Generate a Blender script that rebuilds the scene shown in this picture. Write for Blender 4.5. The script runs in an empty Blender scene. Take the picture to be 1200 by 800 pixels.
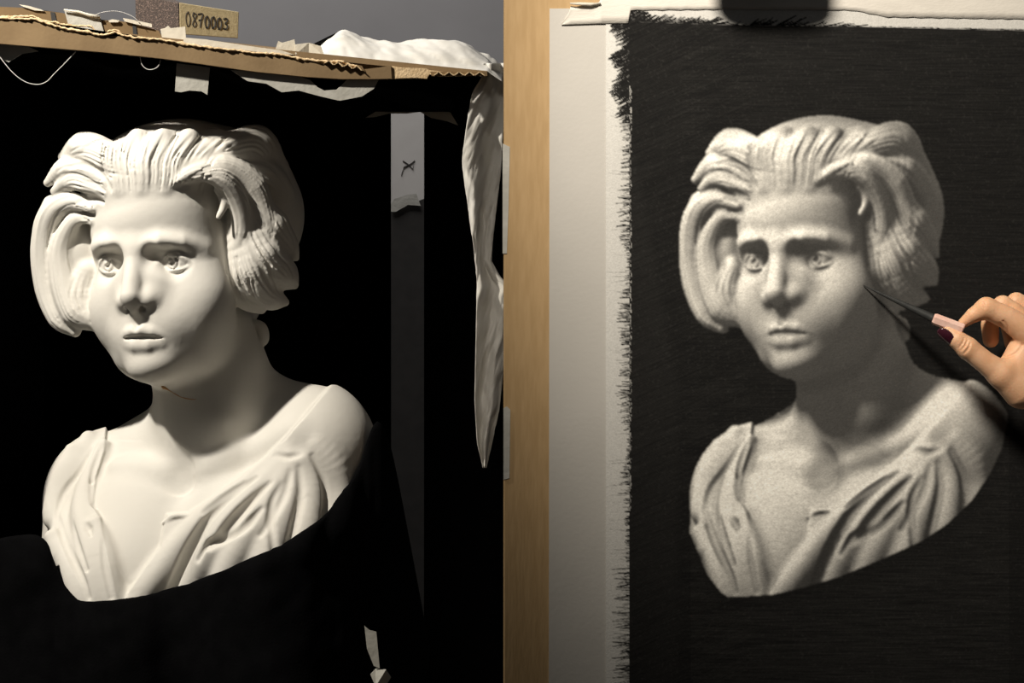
import bpy, bmesh, math, random, os
import numpy as np
import openvdb
from mathutils import Vector, Matrix
from mathutils.bvhtree import BVHTree

F_PX = 2239.0                       # focal length in pixels of the 1200 px wide frame
CAM_Z = 0.62                        # camera height above the floor (m)
rng = np.random.default_rng(7)
random.seed(7)


# ------------------------------------------------------------------ clay: a signed distance field that is modelled on
class Clay:
    """Working units: u. A point seen at (px, py) with depth offset d lies at ((px-600)k, (py-400)k, d), k = 1 + d/F_PX."""

    def __init__(self, lo, hi, vox):
        self.lo = np.array(lo, np.float32)
        self.vox = vox
        self.n = np.ceil((np.array(hi) - np.array(lo)) / vox).astype(int)
        self.f = np.full(self.n, 30.0, np.float32)

    def win(self, a, b):
        i0 = np.clip(np.floor((np.array(a) - self.lo) / self.vox).astype(int), 0, self.n)
        i1 = np.clip(np.ceil((np.array(b) - self.lo) / self.vox).astype(int) + 1, 0, self.n)
        if np.any(i1 <= i0):
            return None, None
        sl = tuple(slice(int(p), int(q)) for p, q in zip(i0, i1))
        ax = [(self.lo[k] + self.vox * np.arange(i0[k], i1[k])).astype(np.float32) for k in range(3)]
        return sl, (ax[0][:, None, None], ax[1][None, :, None], ax[2][None, None, :])

    def blend(self, sl, dist, op, k):
        f = self.f[sl]
        if op == 'add':
            if k <= 0:
                r = np.minimum(f, dist)
            else:
                h = np.maximum(k - np.abs(f - dist), 0) / k
                r = np.minimum(f, dist) - h * h * k * 0.25
        else:
            if k <= 0:
                r = np.maximum(f, -dist)
            else:
                h = np.maximum(k - np.abs(f + dist), 0) / k
                r = np.maximum(f, -dist) + h * h * k * 0.25
        self.f[sl] = r

    def ell(self, c, r, axes=None, op='add', k=8.0):
        c = np.array(c, np.float32)
        r = np.array(r, np.float32)
        R = r.max() + k + 5
        if axes is None:
            ext = r + k + 5
        else:
            ext = np.array([R, R, R])
        sl, g = self.win(c - ext, c + ext)
        if sl is None:
            return
        x, y, z = g[0] - c[0], g[1] - c[1], g[2] - c[2]
        if axes is not None:
            A = np.array(axes, np.float32)
            x, y, z = (A[i, 0] * x + A[i, 1] * y + A[i, 2] * z for i in range(3))
        a, b, e = (x / r[0]) ** 2, (y / r[1]) ** 2, (z / r[2]) ** 2
        k0 = np.sqrt(a + b + e)
        k1 = np.sqrt(a / r[0] ** 2 + b / r[1] ** 2 + e / r[2] ** 2) + 1e-6
        self.blend(sl, k0 * (k0 - 1) / k1, op, k)

    def tube(self, pts, rad, op='add', k=6.0, flat=None):
        """A chain of round cones through pts; flat=(axis, factor) squashes it along an axis."""
        pts = np.array(pts, np.float32)
        rad = np.broadcast_to(np.array(rad, np.float32), (len(pts),))
        R = rad.max() + k + 4
        sl, g = self.win(pts.min(0) - R, pts.max(0) + R)
        if sl is None:
            return
        best = None
        for (p, q), (r0, r1) in zip(zip(pts[:-1], pts[1:]), zip(rad[:-1], rad[1:])):
            v = q - p
            L = float(v @ v) + 1e-9
            x, y, z = g[0] - p[0], g[1] - p[1], g[2] - p[2]
            t = np.clip((x * v[0] + y * v[1] + z * v[2]) / L, 0, 1)
            d = np.sqrt((x - t * v[0]) ** 2 + (y - t * v[1]) ** 2 + (z - t * v[2]) ** 2) - (r0 + (r1 - r0) * t)
            best = d if best is None else np.minimum(best, d)
        self.blend(sl, best, op, k)

    def chain(self, pts, rad, op='add', k=6.0):
        """As tube, one window per segment: quicker for long thin strokes."""
        rad = np.broadcast_to(np.array(rad, np.float32), (len(pts),))
        for i in range(len(pts) - 1):
            self.tube(pts[i:i + 2], rad[i:i + 2], op, k)

    def hit(self, px, py, d0=None):
        """First surface met from the camera at pixels (px, py)."""
        px = np.atleast_1d(np.array(px, np.float32)); py = np.atleast_1d(np.array(py, np.float32))
        dz = np.arange(self.lo[2], self.lo[2] + self.vox * (self.n[2] - 1), self.vox * 0.75)
        kk = 1 + dz / F_PX
        x = (px[:, None] - 600) * kk; y = (py[:, None] - 400) * kk
        i = np.clip(((x - self.lo[0]) / self.vox + .5).astype(int), 0, self.n[0] - 1)
        j = np.clip(((y - self.lo[1]) / self.vox + .5).astype(int), 0, self.n[1] - 1)
        l = np.clip(((dz - self.lo[2]) / self.vox + .5).astype(int), 0, self.n[2] - 1)[None, :]
        v = self.f[i, j, np.broadcast_to(l, i.shape)] < 0
        if d0 is not None:
            v &= dz[None, :] > d0
        ok = v.any(1)
        a = v.argmax(1)
        d = dz[a]
        r = np.arange(len(px)); b = np.maximum(a - 1, 0)
        ll = np.broadcast_to(l, i.shape)
        v1 = self.f[i[r, a], j[r, a], ll[r, a]]; v0 = self.f[i[r, b], j[r, b], ll[r, b]]
        d = d - np.clip(-v1 / np.maximum(v0 - v1, 1e-3), 0, 1) * self.vox * .75 * (a > 0)
        k = 1 + d / F_PX
        return np.stack([(px - 600) * k, (py - 400) * k, d], 1), ok

    def stroke(self, line, rad, op='sub', k=3.0, lift=0.0, step=6.0, d0=None):
        """A ridge or a groove along a line of pixels, laid on the surface where it is seen."""
        line = resample(smooth_line(line), step)
        n = len(line)
        t = np.linspace(0, 1, n)
        rad = np.interp(t, np.linspace(0, 1, len(np.atleast_1d(rad))), np.atleast_1d(rad))
        p, ok = self.hit(line[:, 0], line[:, 1], d0)
        run = []
        for i in range(n + 1):
            if i < n and ok[i] and (not run or abs(p[i, 2] - p[run[-1], 2]) < 14):
                run.append(i)
            else:
                if len(run) > 1:
                    q = p[run].copy()
                    if len(run) > 3:
                        for _ in range(2):
                            z = np.pad(q[:, 2], 2, mode='edge')
                            q[:, 2] = (z[:-4] + 2 * z[1:-3] + 3 * z[2:-2] + 2 * z[3:-1] + z[4:]) / 9
                    q[:, 2] -= lift
                    self.tube(q, rad[run], op, k)
                run = [i] if i < n and ok[i] else []

    def mesh(self, name, to_world, smooth=0):
        g = openvdb.FloatGrid(4.0)
        g.copyFromArray(np.clip(self.f, -4, 4))
        try:
            p, t, q = g.convertToPolygons(0.0, 0.0)
        except Exception:
            p, q = g.convertToQuads(0.0)
        p = p * self.vox + self.lo
        q = q.astype(np.int64)
        # keep the largest connected piece: stray crumbs go
        lab = np.arange(len(p))
        while True:
            m = lab[q].min(1)
            new = lab.copy()
            for c in range(4):
                np.minimum.at(new, q[:, c], m)
            new = new[new]
            if (new == lab).all():
                break
            lab = new
        ids, cnt = np.unique(lab, return_counts=True)
        keep = lab == ids[cnt.argmax()]
        q = q[keep[q[:, 0]]]
        idx = np.full(len(p), -1); idx[keep] = np.arange(keep.sum())
        p = p[keep]; q = idx[q]
        for _ in range(smooth):
            acc = np.zeros_like(p); n = np.zeros(len(p))
            for c in range(4):
                np.add.at(acc, q[:, c], p[q[:, (c + 1) % 4]]); np.add.at(n, q[:, c], 1)
            p = 0.5 * p + 0.5 * acc / np.maximum(n, 1)[:, None]
        w = to_world(p)
        return mesh_from(name, w, q[:, ::-1])


def smooth_line(pts, n=8):
    """Catmull-Rom through the points."""
    P = np.array(pts, float)
    if len(P) < 3:
        return P
    Q = np.vstack([2 * P[0] - P[1], P, 2 * P[-1] - P[-2]])
    out = []
    for i in range(1, len(Q) - 2):
        for t in np.linspace(0, 1, n, endpoint=False):
            a, b, c, d = Q[i - 1], Q[i], Q[i + 1], Q[i + 2]
            out.append(0.5 * ((2 * b) + (c - a) * t + (2 * a - 5 * b + 4 * c - d) * t * t + (3 * b - a - 3 * c + d) * t ** 3))
    out.append(P[-1])
    return np.array(out)


def resample(P, step):
    P = np.array(P, float)
    s = np.r_[0, np.cumsum(np.linalg.norm(np.diff(P, axis=0), axis=1))]
    n = max(2, int(round(s[-1] / step)) + 1)
    t = np.linspace(0, s[-1], n)
    return np.stack([np.interp(t, s, P[:, k]) for k in range(P.shape[1])], 1)


def mesh_from(name, verts, faces, smooth=True):
    me = bpy.data.meshes.new(name)
    verts = np.asarray(verts, np.float32); faces = np.asarray(faces, np.int32)
    n, m, s = len(verts), len(faces), faces.shape[1]
    me.vertices.add(n); me.vertices.foreach_set('co', verts.ravel())
    me.loops.add(m * s); me.loops.foreach_set('vertex_index', faces.ravel())
    me.polygons.add(m)
    me.polygons.foreach_set('loop_start', np.arange(0, m * s, s, dtype=np.int32))
    me.polygons.foreach_set('loop_total', np.full(m, s, np.int32))
    me.update(calc_edges=True)
    me.polygons.foreach_set('use_smooth', np.full(m, smooth))
    me.validate()
    return me
# ------------------------------------------------------------------ the plaster bust
BUST_D = 1.80                       # metres from the camera to depth offset 0
VOX = 1.25


def px(x, y, d=0.0):
    k = 1 + d / F_PX
    return ((x - 600) * k, (y - 400) * k, d)


def bust_world(p):
    s = BUST_D / F_PX
    return np.stack([p[:, 0] * s, BUST_D + p[:, 2] * s, CAM_Z - p[:, 1] * s], 1)


# head frame: r to the viewer's right, u up, f out of the face; turned to the viewer's left, neck leaning right
HEAD_O = np.array(px(207, 300, 0))
HR = np.array([.94, -.02, -.34]); HU = np.array([-.12, -.99, .03]); HF = np.array([-.34, 0.02, -.94])


def hd(r, u, f):
    return HEAD_O + r * HR + u * HU + f * HF


def hax():
    return np.stack([HR / np.linalg.norm(HR), HU / np.linalg.norm(HU), HF / np.linalg.norm(HF)])


def make_bust_clay():
    C = Clay((-650, -305, -175), (-110, 400, 215), VOX)
    A = hax()

    def he(r, u, f, rr, ru, rf, op='add', k=8):
        C.ell(hd(r, u, f), (rr, ru, rf), A, op, k)

    def ht(pts, rad, op='add', k=6):
        C.tube([hd(*p) for p in pts], rad, op, k)

    # ---- neck and torso
    C.tube([px(235, 395, 15), px(243, 450, 15), px(258, 530, 30), px(265, 585, 45)], [66, 64, 72, 86], k=10)
    C.ell(px(232, 650, 40), (150, 130, 100), k=30)
    C.ell(px(165, 660, 35), (98, 110, 85), k=30)
    C.tube([px(275, 470, 35), px(365, 500, 20)], [46, 44], k=40)           # trapezius, viewer's right
    C.ell(px(372, 525, 0), (60, 64, 62), k=30)                             # near shoulder
    C.tube([px(372, 540, -5), px(345, 610, -5)], [58, 52], k=25)
    C.tube([px(225, 500, 60), px(140, 545, 85)], [44, 40], k=40)           # far trapezius
    C.ell(px(112, 590, 75), (58, 75, 60), k=25)
    C.ell(px(118, 655, 45), (60, 70, 60), k=25)
    C.ell(px(318, 648, -38), (92, 92, 72), k=45)                           # breasts under the chemise
    C.ell(px(150, 705, -12), (84, 92, 76), k=40)
    # tendon of the neck
    C.tube([px(285, 420, 0), px(258, 490, -28), px(246, 530, -5)], [16, 13, 6], k=34)

    # ---- skull and face
    he(0, 45, -8, 88, 92, 108)
    he(0, 40, 36, 78, 64, 62, k=14)
    he(0, -25, 34, 80, 90, 60, k=18)
    he(0, -86, 34, 77, 54, 60, k=18)                                       # jaw
    he(0, -112, 38, 64, 36, 52, k=14)                                      # soft under-chin
    he(0, -125, 79, 30, 21, 24, k=16)                                      # chin
    he(48, -58, 50, 40, 46, 38, k=18); he(-48, -58, 50, 40, 46, 38, k=18)  # cheeks
    he(0, -84, 75, 42, 34, 27, k=18)                                       # muzzle
    # brows
    for s in (-1, 1):
        ht([(s * 10, 8, 92), (s * 34, 12, 95), (s * 54, 11, 81), (s * 66, 4, 58)], [8, 8.5, 7, 5], k=14)
    # sockets
    for s in (-1, 1):
        he(s * 40, -12, 103, 29, 19, 31, 'sub', 9)
        he(s * 22, -7, 108, 11, 17, 24, 'sub', 8)
    # nose
    ht([(0, 16, 88), (0, -6, 96), (0, -30, 107), (0, -48, 113)], [9, 8, 9.5, 11.5], k=12)
    for s in (-1, 1):
        he(s * 14, -53, 99, 9, 8.5, 11, k=10)
        he(s * 17, -38, 86, 13, 24, 12, k=20)
    ht([(0, -57, 106), (0, -68, 97)], [7, 8], k=12)
    for s in (-1, 1):
        he(s * 9, -62, 106, 3.2, 3, 5, 'sub', 4)
    # eyes
    for s in (-1, 1):
        c = (s * 41.5, -11, 64)
        R = 19.5
        he(*c, R, R, R, k=2)

        def lid(top, end, rr, off, wide=1.0):
            pts, rad = [], []
            for t in np.linspace(-1, 1, 13):
                a = t * wide
                u = end + (top - end) * (1 - abs(t) ** 2.2)
                ff = math.sqrt(max((R + off) ** 2 - u * u, 9)) * math.cos(a)
                pts.append((c[0] + (R + off) * math.sin(a), c[1] + u, c[2] + ff)); rad.append(rr * (1 - .4 * abs(t)))
            ht(pts, rad, k=2.5)
        lid(8.5, -2.5, 2.5, .6, 1.08)                                      # upper lid rim
        lid(13, 3, 4.0, -1.5, 1.02)                                        # upper lid body
        lid(-8.5, -2.5, 2.2, .4, 1.05)                                     # lower lid rim
        lid(-12.5, -6, 3.5, -2.5, .95)
        ir = [(c[0] - 2 + 8 * math.cos(a), c[1] + .5 + 8 * math.sin(a), c[2] + math.sqrt(R * R - 64) + .2) for a in np.linspace(0, 2 * math.pi, 17)]
        ht(ir, 1.0, 'sub', 1.2)
        he(c[0] - 2, c[1] + .5, c[2] + R + .5, 4.2, 4.2, 4.5, 'sub', 1)
        he(c[0] - 3.5, c[1] + 2.6, c[2] + R - 1.5, 2.4, 2.4, 2.6, k=1)
    # mouth
    ht([(-26, -94, 89), (-14, -89, 101), (-4, -86.5, 105.5), (0, -88, 105.5), (4, -86.5, 105.5), (14, -89, 101), (26, -94, 89)],
       [3, 5, 5.5, 5, 5.5, 5, 3], k=7)
    ht([(-20, -101, 93), (-8, -103, 99), (8, -103, 99), (20, -101, 93)], [4.5, 7, 7, 4.5], k=7)
    ht([(-29, -95, 92), (-14, -94.8, 104), (0, -94.2, 108), (14, -94.8, 104), (29, -95.5, 92)], [.7, 1.7, 1.7, 1.7, .7], 'sub', 3)
    he(0, -76, 109, 4, 8, 6, 'sub', 6)                                     # philtrum
    return C
def emboss(C, poly, h, blur=3.0, dmax=None, dmin=None, field=None):
    """Raise (h > 0) or sink the surface inside an outline of pixels, with a soft edge."""
    P = np.array(poly, float)
    k0, k1 = 1 - 170 / F_PX, 1 + 210 / F_PX
    a = [min((P[:, 0].min() - 600 - 10) * k for k in (k0, k1)), min((P[:, 1].min() - 400 - 10) * k for k in (k0, k1)), C.lo[2] if dmin is None else dmin]
    b = [max((P[:, 0].max() - 600 + 10) * k for k in (k0, k1)), max((P[:, 1].max() - 400 + 10) * k for k in (k0, k1)), C.lo[2] + C.vox * C.n[2] if dmax is None else dmax]
    sl, g = C.win(a, b)
    kk = 1 + g[2] / F_PX
    # distance to the outline on a pixel raster, then looked up per voxel
    x0, y0 = int(P[:, 0].min()) - 12, int(P[:, 1].min()) - 12
    w, hh = int(P[:, 0].max()) + 13 - x0, int(P[:, 1].max()) + 13 - y0
    m = soft_poly(P, x0, y0, w, hh, blur)
    i = np.clip((g[0] / kk + 600 - x0), 0, w - 1); j = np.clip((g[1] / kk + 400 - y0), 0, hh - 1)
    i0 = i.astype(int); j0 = j.astype(int)
    i1 = np.minimum(i0 + 1, w - 1); j1 = np.minimum(j0 + 1, hh - 1)
    fi = i - i0; fj = j - j0
    v = (m[j0, i0] * (1 - fi) + m[j0, i1] * fi) * (1 - fj) + (m[j1, i0] * (1 - fi) + m[j1, i1] * fi) * fj
    C.f[sl] -= (h * v).astype(np.float32)


def poly_dist(P, X, Y):
    """Signed distance (inside negative) to a closed outline."""
    best = np.full(X.shape, 1e9); ins = np.zeros(X.shape, bool)
    for p, q in zip(P, np.roll(P, -1, 0)):
        v = q - p
        t = np.clip(((X - p[0]) * v[0] + (Y - p[1]) * v[1]) / (v @ v + 1e-9), 0, 1)
        best = np.minimum(best, (X - p[0] - t * v[0]) ** 2 + (Y - p[1] - t * v[1]) ** 2)
        c = (p[1] > Y) != (q[1] > Y)
        with np.errstate(divide='ignore', invalid='ignore'):
            ins ^= c & (X < (q[0] - p[0]) * (Y - p[1]) / (q[1] - p[1] + 1e-12) + p[0])
    d = np.sqrt(best)
    return np.where(ins, -d, d)


def soft_poly(P, x0, y0, w, h, blur):
    Y, X = np.mgrid[y0:y0 + h, x0:x0 + w].astype(float)
    t = np.clip(0.5 - poly_dist(np.array(P, float), X, Y) / (2 * blur), 0, 1)
    return t * t * (3 - 2 * t)


def add_hair(C):
    A = hax()
    lock_rng = np.random.default_rng(11)

    def lock(pts, rad, k=4, strands=0, sr=1.2, spread=.8):
        """A lock of hair: pts are (px, py, d). Grooves run along it on the side that is seen."""
        P = smooth_line(np.array([list(p) for p in pts], float), 5)
        R = np.interp(np.linspace(0, 1, len(P)), np.linspace(0, 1, len(rad)), rad)
        C.tube([px(*p) for p in P], R, k=k)
        if strands:
            T = np.gradient(P[:, :2], axis=0)
            N = np.stack([-T[:, 1], T[:, 0]], 1) / (np.linalg.norm(T, axis=1)[:, None] + 1e-6)
            for q in np.linspace(-spread, spread, strands):
                q += lock_rng.uniform(-.08, .08)
                a = int(lock_rng.uniform(0, .18) * len(P)); b = int(lock_rng.uniform(.82, 1) * len(P))
                L = P[a:b, :2] + N[a:b] * (R[a:b] * q)[:, None]
                C.stroke(L, [sr * .5, sr * lock_rng.uniform(.8, 1.3), sr * .5], k=1.8, step=5, d0=P[a:b, 2].min() - R.max() - 6)

    # swept-back mass over the skull
    C.ell(hd(0, 82, -12), (104, 78, 116), A, k=6)
    C.ell(hd(12, 75, -45), (118, 78, 85), A, k=8)
    C.ell(hd(40, 40, -60), (95, 90, 75), A, k=8)
    # soft rolls of the swept-back hair above the brow
    for (x0, x1, x2) in ((118, 112, 130), (140, 140, 160), (165, 170, 190), (192, 205, 222), (218, 235, 255)):
        C.stroke([(x0, 220), (x1, 188), (x2, 160)], [5, 13, 9], 'add', k=10, lift=-8, step=9)
    # ---- viewer's right: locks over the ear
    lock([(262, 178, -55), (300, 170, -25), (324, 196, 5)], [18, 24, 13], 10, 7)
    lock([(268, 196, -55), (304, 206, -25), (326, 226, -5), (328, 246, 0)], [16, 24, 18, 8], 7, 8)
    lock([(288, 232, -48), (312, 268, -38), (332, 288, -25), (347, 302, -12)], [20, 28, 18, 4], 6, 9)
    lock([(284, 252, -50), (306, 300, -46), (330, 320, -36), (345, 334, -24)], [18, 28, 19, 5], 6, 9)
    lock([(278, 270, -48), (294, 318, -44), (314, 346, -36), (334, 354, -24)], [15, 27, 17, 5], 6, 9)
    lock([(272, 282, -40), (280, 328, -40), (290, 350, -34), (306, 362, -26)], [11, 19, 14, 6], 6, 7)
    # the front lock that turns down over the temple
    lock([(204, 214, -96), (230, 202, -97), (260, 210, -88), (279, 238, -74), (284, 270, -64), (276, 290, -58)], [4, 9, 12, 12, 11, 4], 5, 7, 1.1)
    lock([(222, 206, -92), (262, 196, -76), (296, 220, -58), (310, 256, -50), (316, 285, -44)], [6, 13, 17, 14, 6], 6, 8, 1.1)
    lock([(254, 224, -85), (262, 240, -80), (256, 254, -82)], [4, 5, 3], 3)
    # ---- viewer's left: tufts and the wave over the ear
    lock([(160, 200, -90), (128, 186, -72), (100, 174, -48), (74, 184, -30)], [8, 20, 20, 6], 8, 8)
    lock([(130, 212, -84), (104, 202, -62), (78, 198, -42), (56, 214, -30)], [6, 14, 14, 5], 4, 7)
    lock([(122, 226, -80), (100, 216, -62), (82, 212, -46), (64, 224, -34)], [4, 10, 11, 5], 3, 5)
    lock([(108, 244, -64), (84, 236, -42), (60, 252, -22), (52, 292, -8), (57, 338, -5), (70, 372, -12), (88, 388, -20)], [5, 11, 15, 16, 16, 14, 7], 5, 9)
    lock([(110, 258, -56), (88, 258, -38), (72, 290, -24), (76, 330, -20), (90, 364, -24), (112, 376, -28)], [4, 9, 13, 17, 19, 11], 6, 9)
    lock([(104, 318, -22), (98, 345, -18), (108, 372, -24)], [14, 20, 13], 6, 5)
    lock([(62, 240, 10), (50, 270, 15), (52, 320, 20), (68, 360, 15)], [12, 12, 12, 10], 4)
    # back of the head falling to the neck, and a small curl behind the jaw
    C.ell(px(255, 330, 55), (58, 75, 50), k=12)
    C.ell(px(150, 330, 75), (80, 70, 50), k=12)
    lock([(292, 378, 10), (306, 384, 8), (308, 398, 8), (296, 402, 8), (294, 392, 4)], [6, 7, 7, 6, 4], 2)

    # hollow under the front lock and beside the ear
    C.ell(px(248, 236, -92), (12, 13, 12), op='sub', k=4)
    C.ell(px(96, 290, -8), (30, 44, 22), k=6)
    C.stroke([(92, 236), (108, 232), (122, 236)], [2, 4, 2], k=4)
    C.stroke([(76, 196), (98, 193), (118, 204), (130, 222)], [1.5, 3.2, 3, 1.5], k=3)
    # fine strands drawn back from the forehead
    for x in np.linspace(128, 236, 38):
        x += lock_rng.uniform(-1.5, 1.5)
        t = (x - 116) / 146
        top = 150 - 9 * math.sin(t * math.pi) + lock_rng.uniform(-4, 16)
        x1 = x + (-18 + 52 * t) * .6; x2 = x + (-10 + 70 * t)
        C.stroke([(x, 226 - 6 * math.sin(t * math.pi) + lock_rng.uniform(0, 4)), ((x + x1) / 2, 205), (x1, 185), (x2, top)],
                 [.5, lock_rng.uniform(.8, 1.5), .6], k=1.6, step=5)


def add_drapery(C):
    # collar bones, laid softly on the chest
    for L, r in (([(228, 556), (262, 540), (300, 528), (345, 505)], [3, 7, 7, 4]), ([(196, 556), (165, 548), (138, 548)], [3, 6, 3])):
        C.stroke(L, r, 'add', k=22, lift=-7, step=10)
    C.ell(np.array(C.hit([212], [560])[0][0]), (12, 16, 5), op='sub', k=22)
    # chemise, viewer's right: a raised sheet from the strap to the breast
    edge = [(388, 450), (362, 478), (340, 505), (312, 534), (282, 562), (250, 582), (220, 601), (196, 602), (192, 618), (188, 640), (170, 664), (152, 690), (138, 720)]
    right = edge + [(170, 760), (330, 700), (450, 600), (450, 460), (420, 446)]
    emboss(C, right, 5.0, 1.6, dmax=80)
    left = [(126, 496), (122, 530), (112, 560), (109, 592), (118, 606), (124, 640), (132, 670), (142, 715), (60, 740), (20, 640), (50, 520), (100, 490)]
    emboss(C, left, 5.0, 1.8)
    S = C.stroke
    # strap seams
    S([(384, 455), (352, 492), (322, 528)], [1, 1.6, 1], k=2)
    # gathers that fan from the strap across the breast
    folds = [
        ([(334, 528), (294, 560), (256, 592), (222, 628), (190, 664), (150, 716)], [4, 9, 11, 12, 12, 12]),
        ([(338, 534), (306, 568), (276, 600), (248, 640), (222, 690)], [4, 8, 10, 10, 10]),
        ([(342, 540), (322, 574), (300, 608), (278, 646), (262, 684)], [4, 8, 10, 12, 12]),
        ([(348, 544), (340, 580), (324, 620), (312, 664)], [4, 9, 14, 18]),
        ([(356, 540), (364, 574), (360, 612), (352, 650)], [4, 10, 14, 16]),
        ([(372, 522), (392, 548), (400, 584), (392, 620)], [5, 12, 16, 16]),
    ]
    for L, r in folds:
        S(L, r, 'add', k=12, lift=-.62 * np.mean(r), step=8)
    cuts = [
        ([(300, 560), (272, 582), (246, 606), (230, 630), (214, 662), (196, 704)], [1, 3, 5, 6, 5, 4]),
        ([(316, 566), (294, 588), (272, 612), (256, 632), (246, 640)], [1, 4, 6, 6, 3]),
        ([(306, 596), (288, 616), (268, 630), (248, 634), (232, 656)], [1, 5, 5, 3, 1]),
        ([(340, 552), (334, 576), (322, 600), (306, 626)], [1, 3, 3, 1]),
        ([(350, 548), (352, 580), (344, 618), (334, 660)], [1, 3, 3, 2]),
        ([(330, 566), (318, 590), (318, 620), (322, 660)], [1, 2, 2.5, 2]),
        ([(286, 566), (262, 582), (238, 600)], [1, 2.5, 1]),
        ([(366, 534), (380, 566), (380, 606), (372, 640)], [1, 2.5, 3, 2]),
        ([(350, 532), (338, 536), (322, 532)], [1, 2, 1]),
    ]
    for i, (L, r) in enumerate(cuts):
        S(L, r, 'sub', k=6, lift=-2.5 if i < 3 else 0, step=6)
    # turned-over corner of the neckline
    S([(222, 604), (205, 604), (192, 612)], [2, 3, 2], 'add', k=3)
    # viewer's left sleeve
    for L, r in (([(110, 500), (88, 540), (72, 590), (74, 640), (96, 710)], [4, 8, 9, 10, 10]), ([(122, 520), (104, 560), (94, 600), (104, 640), (118, 720)], [3, 7, 8, 10, 10]),
                 ([(86, 520), (66, 565), (58, 610), (64, 650)], [4, 7, 7, 4]), ([(112, 612), (124, 650), (136, 720)], [4, 7, 8])):
        S(L, np.array(r) * 1.3, 'add', k=12, lift=-.62 * np.mean(r), step=7)
    for L, r in (([(112, 520), (92, 555), (74, 580), (62, 620)], [1.5, 3.5, 3.5, 1.5]), ([(66, 600), (78, 640), (96, 676), (104, 700)], [2, 4, 3.5, 2]),
                 ([(84, 610), (92, 640), (102, 668)], [1, 3, 1.5]), ([(98, 612), (105, 622), (106, 628)], [2, 4, 1]),
                 ([(108, 560), (108, 580), (110, 595)], [2, 3.5, 1.5]), ([(120, 520), (110, 548), (107, 566)], [1.5, 3, 2]), ([(120, 630), (122, 660), (130, 700)], [1, 2.5, 1.5])):
        S(L, r, 'sub', k=4, lift=.5, step=5)
# ------------------------------------------------------------------ scene tools
SC = bpy.context.scene
COL = SC.collection


def at(x, y, Y):
    """The point at distance Y seen at pixel (x, y)."""
    return Vector(((x - 600) * Y / F_PX, Y, CAM_Z + (400 - y) * Y / F_PX))


def link(name, me, mat=None, parent=None):
    o = bpy.data.objects.new(name, me)
    COL.objects.link(o)
    if mat is not None and me is not None:
        me.materials.append(mat)
    if parent is not None:
        o.parent = parent
        o.matrix_parent_inverse = Matrix.Translation(-parent.location)
    return o


def thing(name, label, cat, loc, group=None):
    o = bpy.data.objects.new(name, None)
    COL.objects.link(o)
    o.location = loc
    o.empty_display_size = .02
    return tag(o, label, cat, group)


def tag(o, label, cat, group=None, kind=None):
    o['label'] = label; o['category'] = cat
    if group: o['group'] = group
    if kind: o['kind'] = kind
    return o


def structure(o):
    o['kind'] = 'structure'
    return o


def material(name, col, rough=.6, col2=None, scale=20., detail=4., bump=0., bscale=None, stretch=(1, 1, 1), contrast=(.35, .65),
             metal=0., sheen=0., trans=0., sss=0., spec=.5):
    m = bpy.data.materials.new(name); m.use_nodes = True
    N = m.node_tree.nodes; L = m.node_tree.links
    b = N['Principled BSDF']
    b.inputs['Roughness'].default_value = rough; b.inputs['Metallic'].default_value = metal
    b.inputs['Specular IOR Level'].default_value = spec
    b.inputs['Base Color'].default_value = (*col, 1)
    if sheen:
        b.inputs['Sheen Weight'].default_value = sheen
    if sss:
        b.inputs['Subsurface Weight'].default_value = sss
        b.inputs['Subsurface Radius'].default_value = (1, .35, .2)
        b.inputs['Subsurface Scale'].default_value = .004
    tc = N.new('ShaderNodeTexCoord'); mp = N.new('ShaderNodeMapping'); mp.inputs['Scale'].default_value = stretch
    L.new(tc.outputs['Object'], mp.inputs['Vector'])
    if col2 is not None:
        nz = N.new('ShaderNodeTexNoise'); nz.inputs['Scale'].default_value = scale; nz.inputs['Detail'].default_value = detail
        r = N.new('ShaderNodeValToRGB')
        r.color_ramp.elements[0].position, r.color_ramp.elements[1].position = contrast
        r.color_ramp.elements[0].color = (*col, 1); r.color_ramp.elements[1].color = (*col2, 1)
        L.new(mp.outputs[0], nz.inputs['Vector']); L.new(nz.outputs['Fac'], r.inputs['Fac']); L.new(r.outputs['Color'], b.inputs['Base Color'])
    if bump:
        nb = N.new('ShaderNodeTexNoise'); nb.inputs['Scale'].default_value = bscale or scale; nb.inputs['Detail'].default_value = 5
        bp = N.new('ShaderNodeBump'); bp.inputs['Strength'].default_value = bump; bp.inputs['Distance'].default_value = .002
        L.new(mp.outputs[0], nb.inputs['Vector']); L.new(nb.outputs['Fac'], bp.inputs['Height']); L.new(bp.outputs['Normal'], b.inputs['Normal'])
    if trans:
        t = N.new('ShaderNodeBsdfTranslucent'); t.inputs['Color'].default_value = (*col, 1)
        mx = N.new('ShaderNodeMixShader'); mx.inputs['Fac'].default_value = trans
        L.new(b.outputs[0], mx.inputs[1]); L.new(t.outputs[0], mx.inputs[2]); L.new(mx.outputs[0], N['Material Output'].inputs['Surface'])
    return m


def add_box(bm, a, b, M=None):
    vs = [bm.verts.new((x, y, z)) for x in (a[0], b[0]) for y in (a[1], b[1]) for z in (a[2], b[2])]
    if M is not None:
        for v in vs: v.co = M @ v.co
    for f in ((0, 1, 3, 2), (4, 6, 7, 5), (0, 4, 5, 1), (2, 3, 7, 6), (0, 2, 6, 4), (1, 5, 7, 3)):
        bm.faces.new([vs[i] for i in f])


def add_slab(bm, front, back):
    """A solid between two matching outlines."""
    f = [bm.verts.new(p) for p in front]; b = [bm.verts.new(p) for p in back]
    n = len(f)
    bm.faces.new(f); bm.faces.new(b[::-1])
    for i in range(n):
        j = (i + 1) % n
        bm.faces.new((f[i], b[i], b[j], f[j]))


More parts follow.
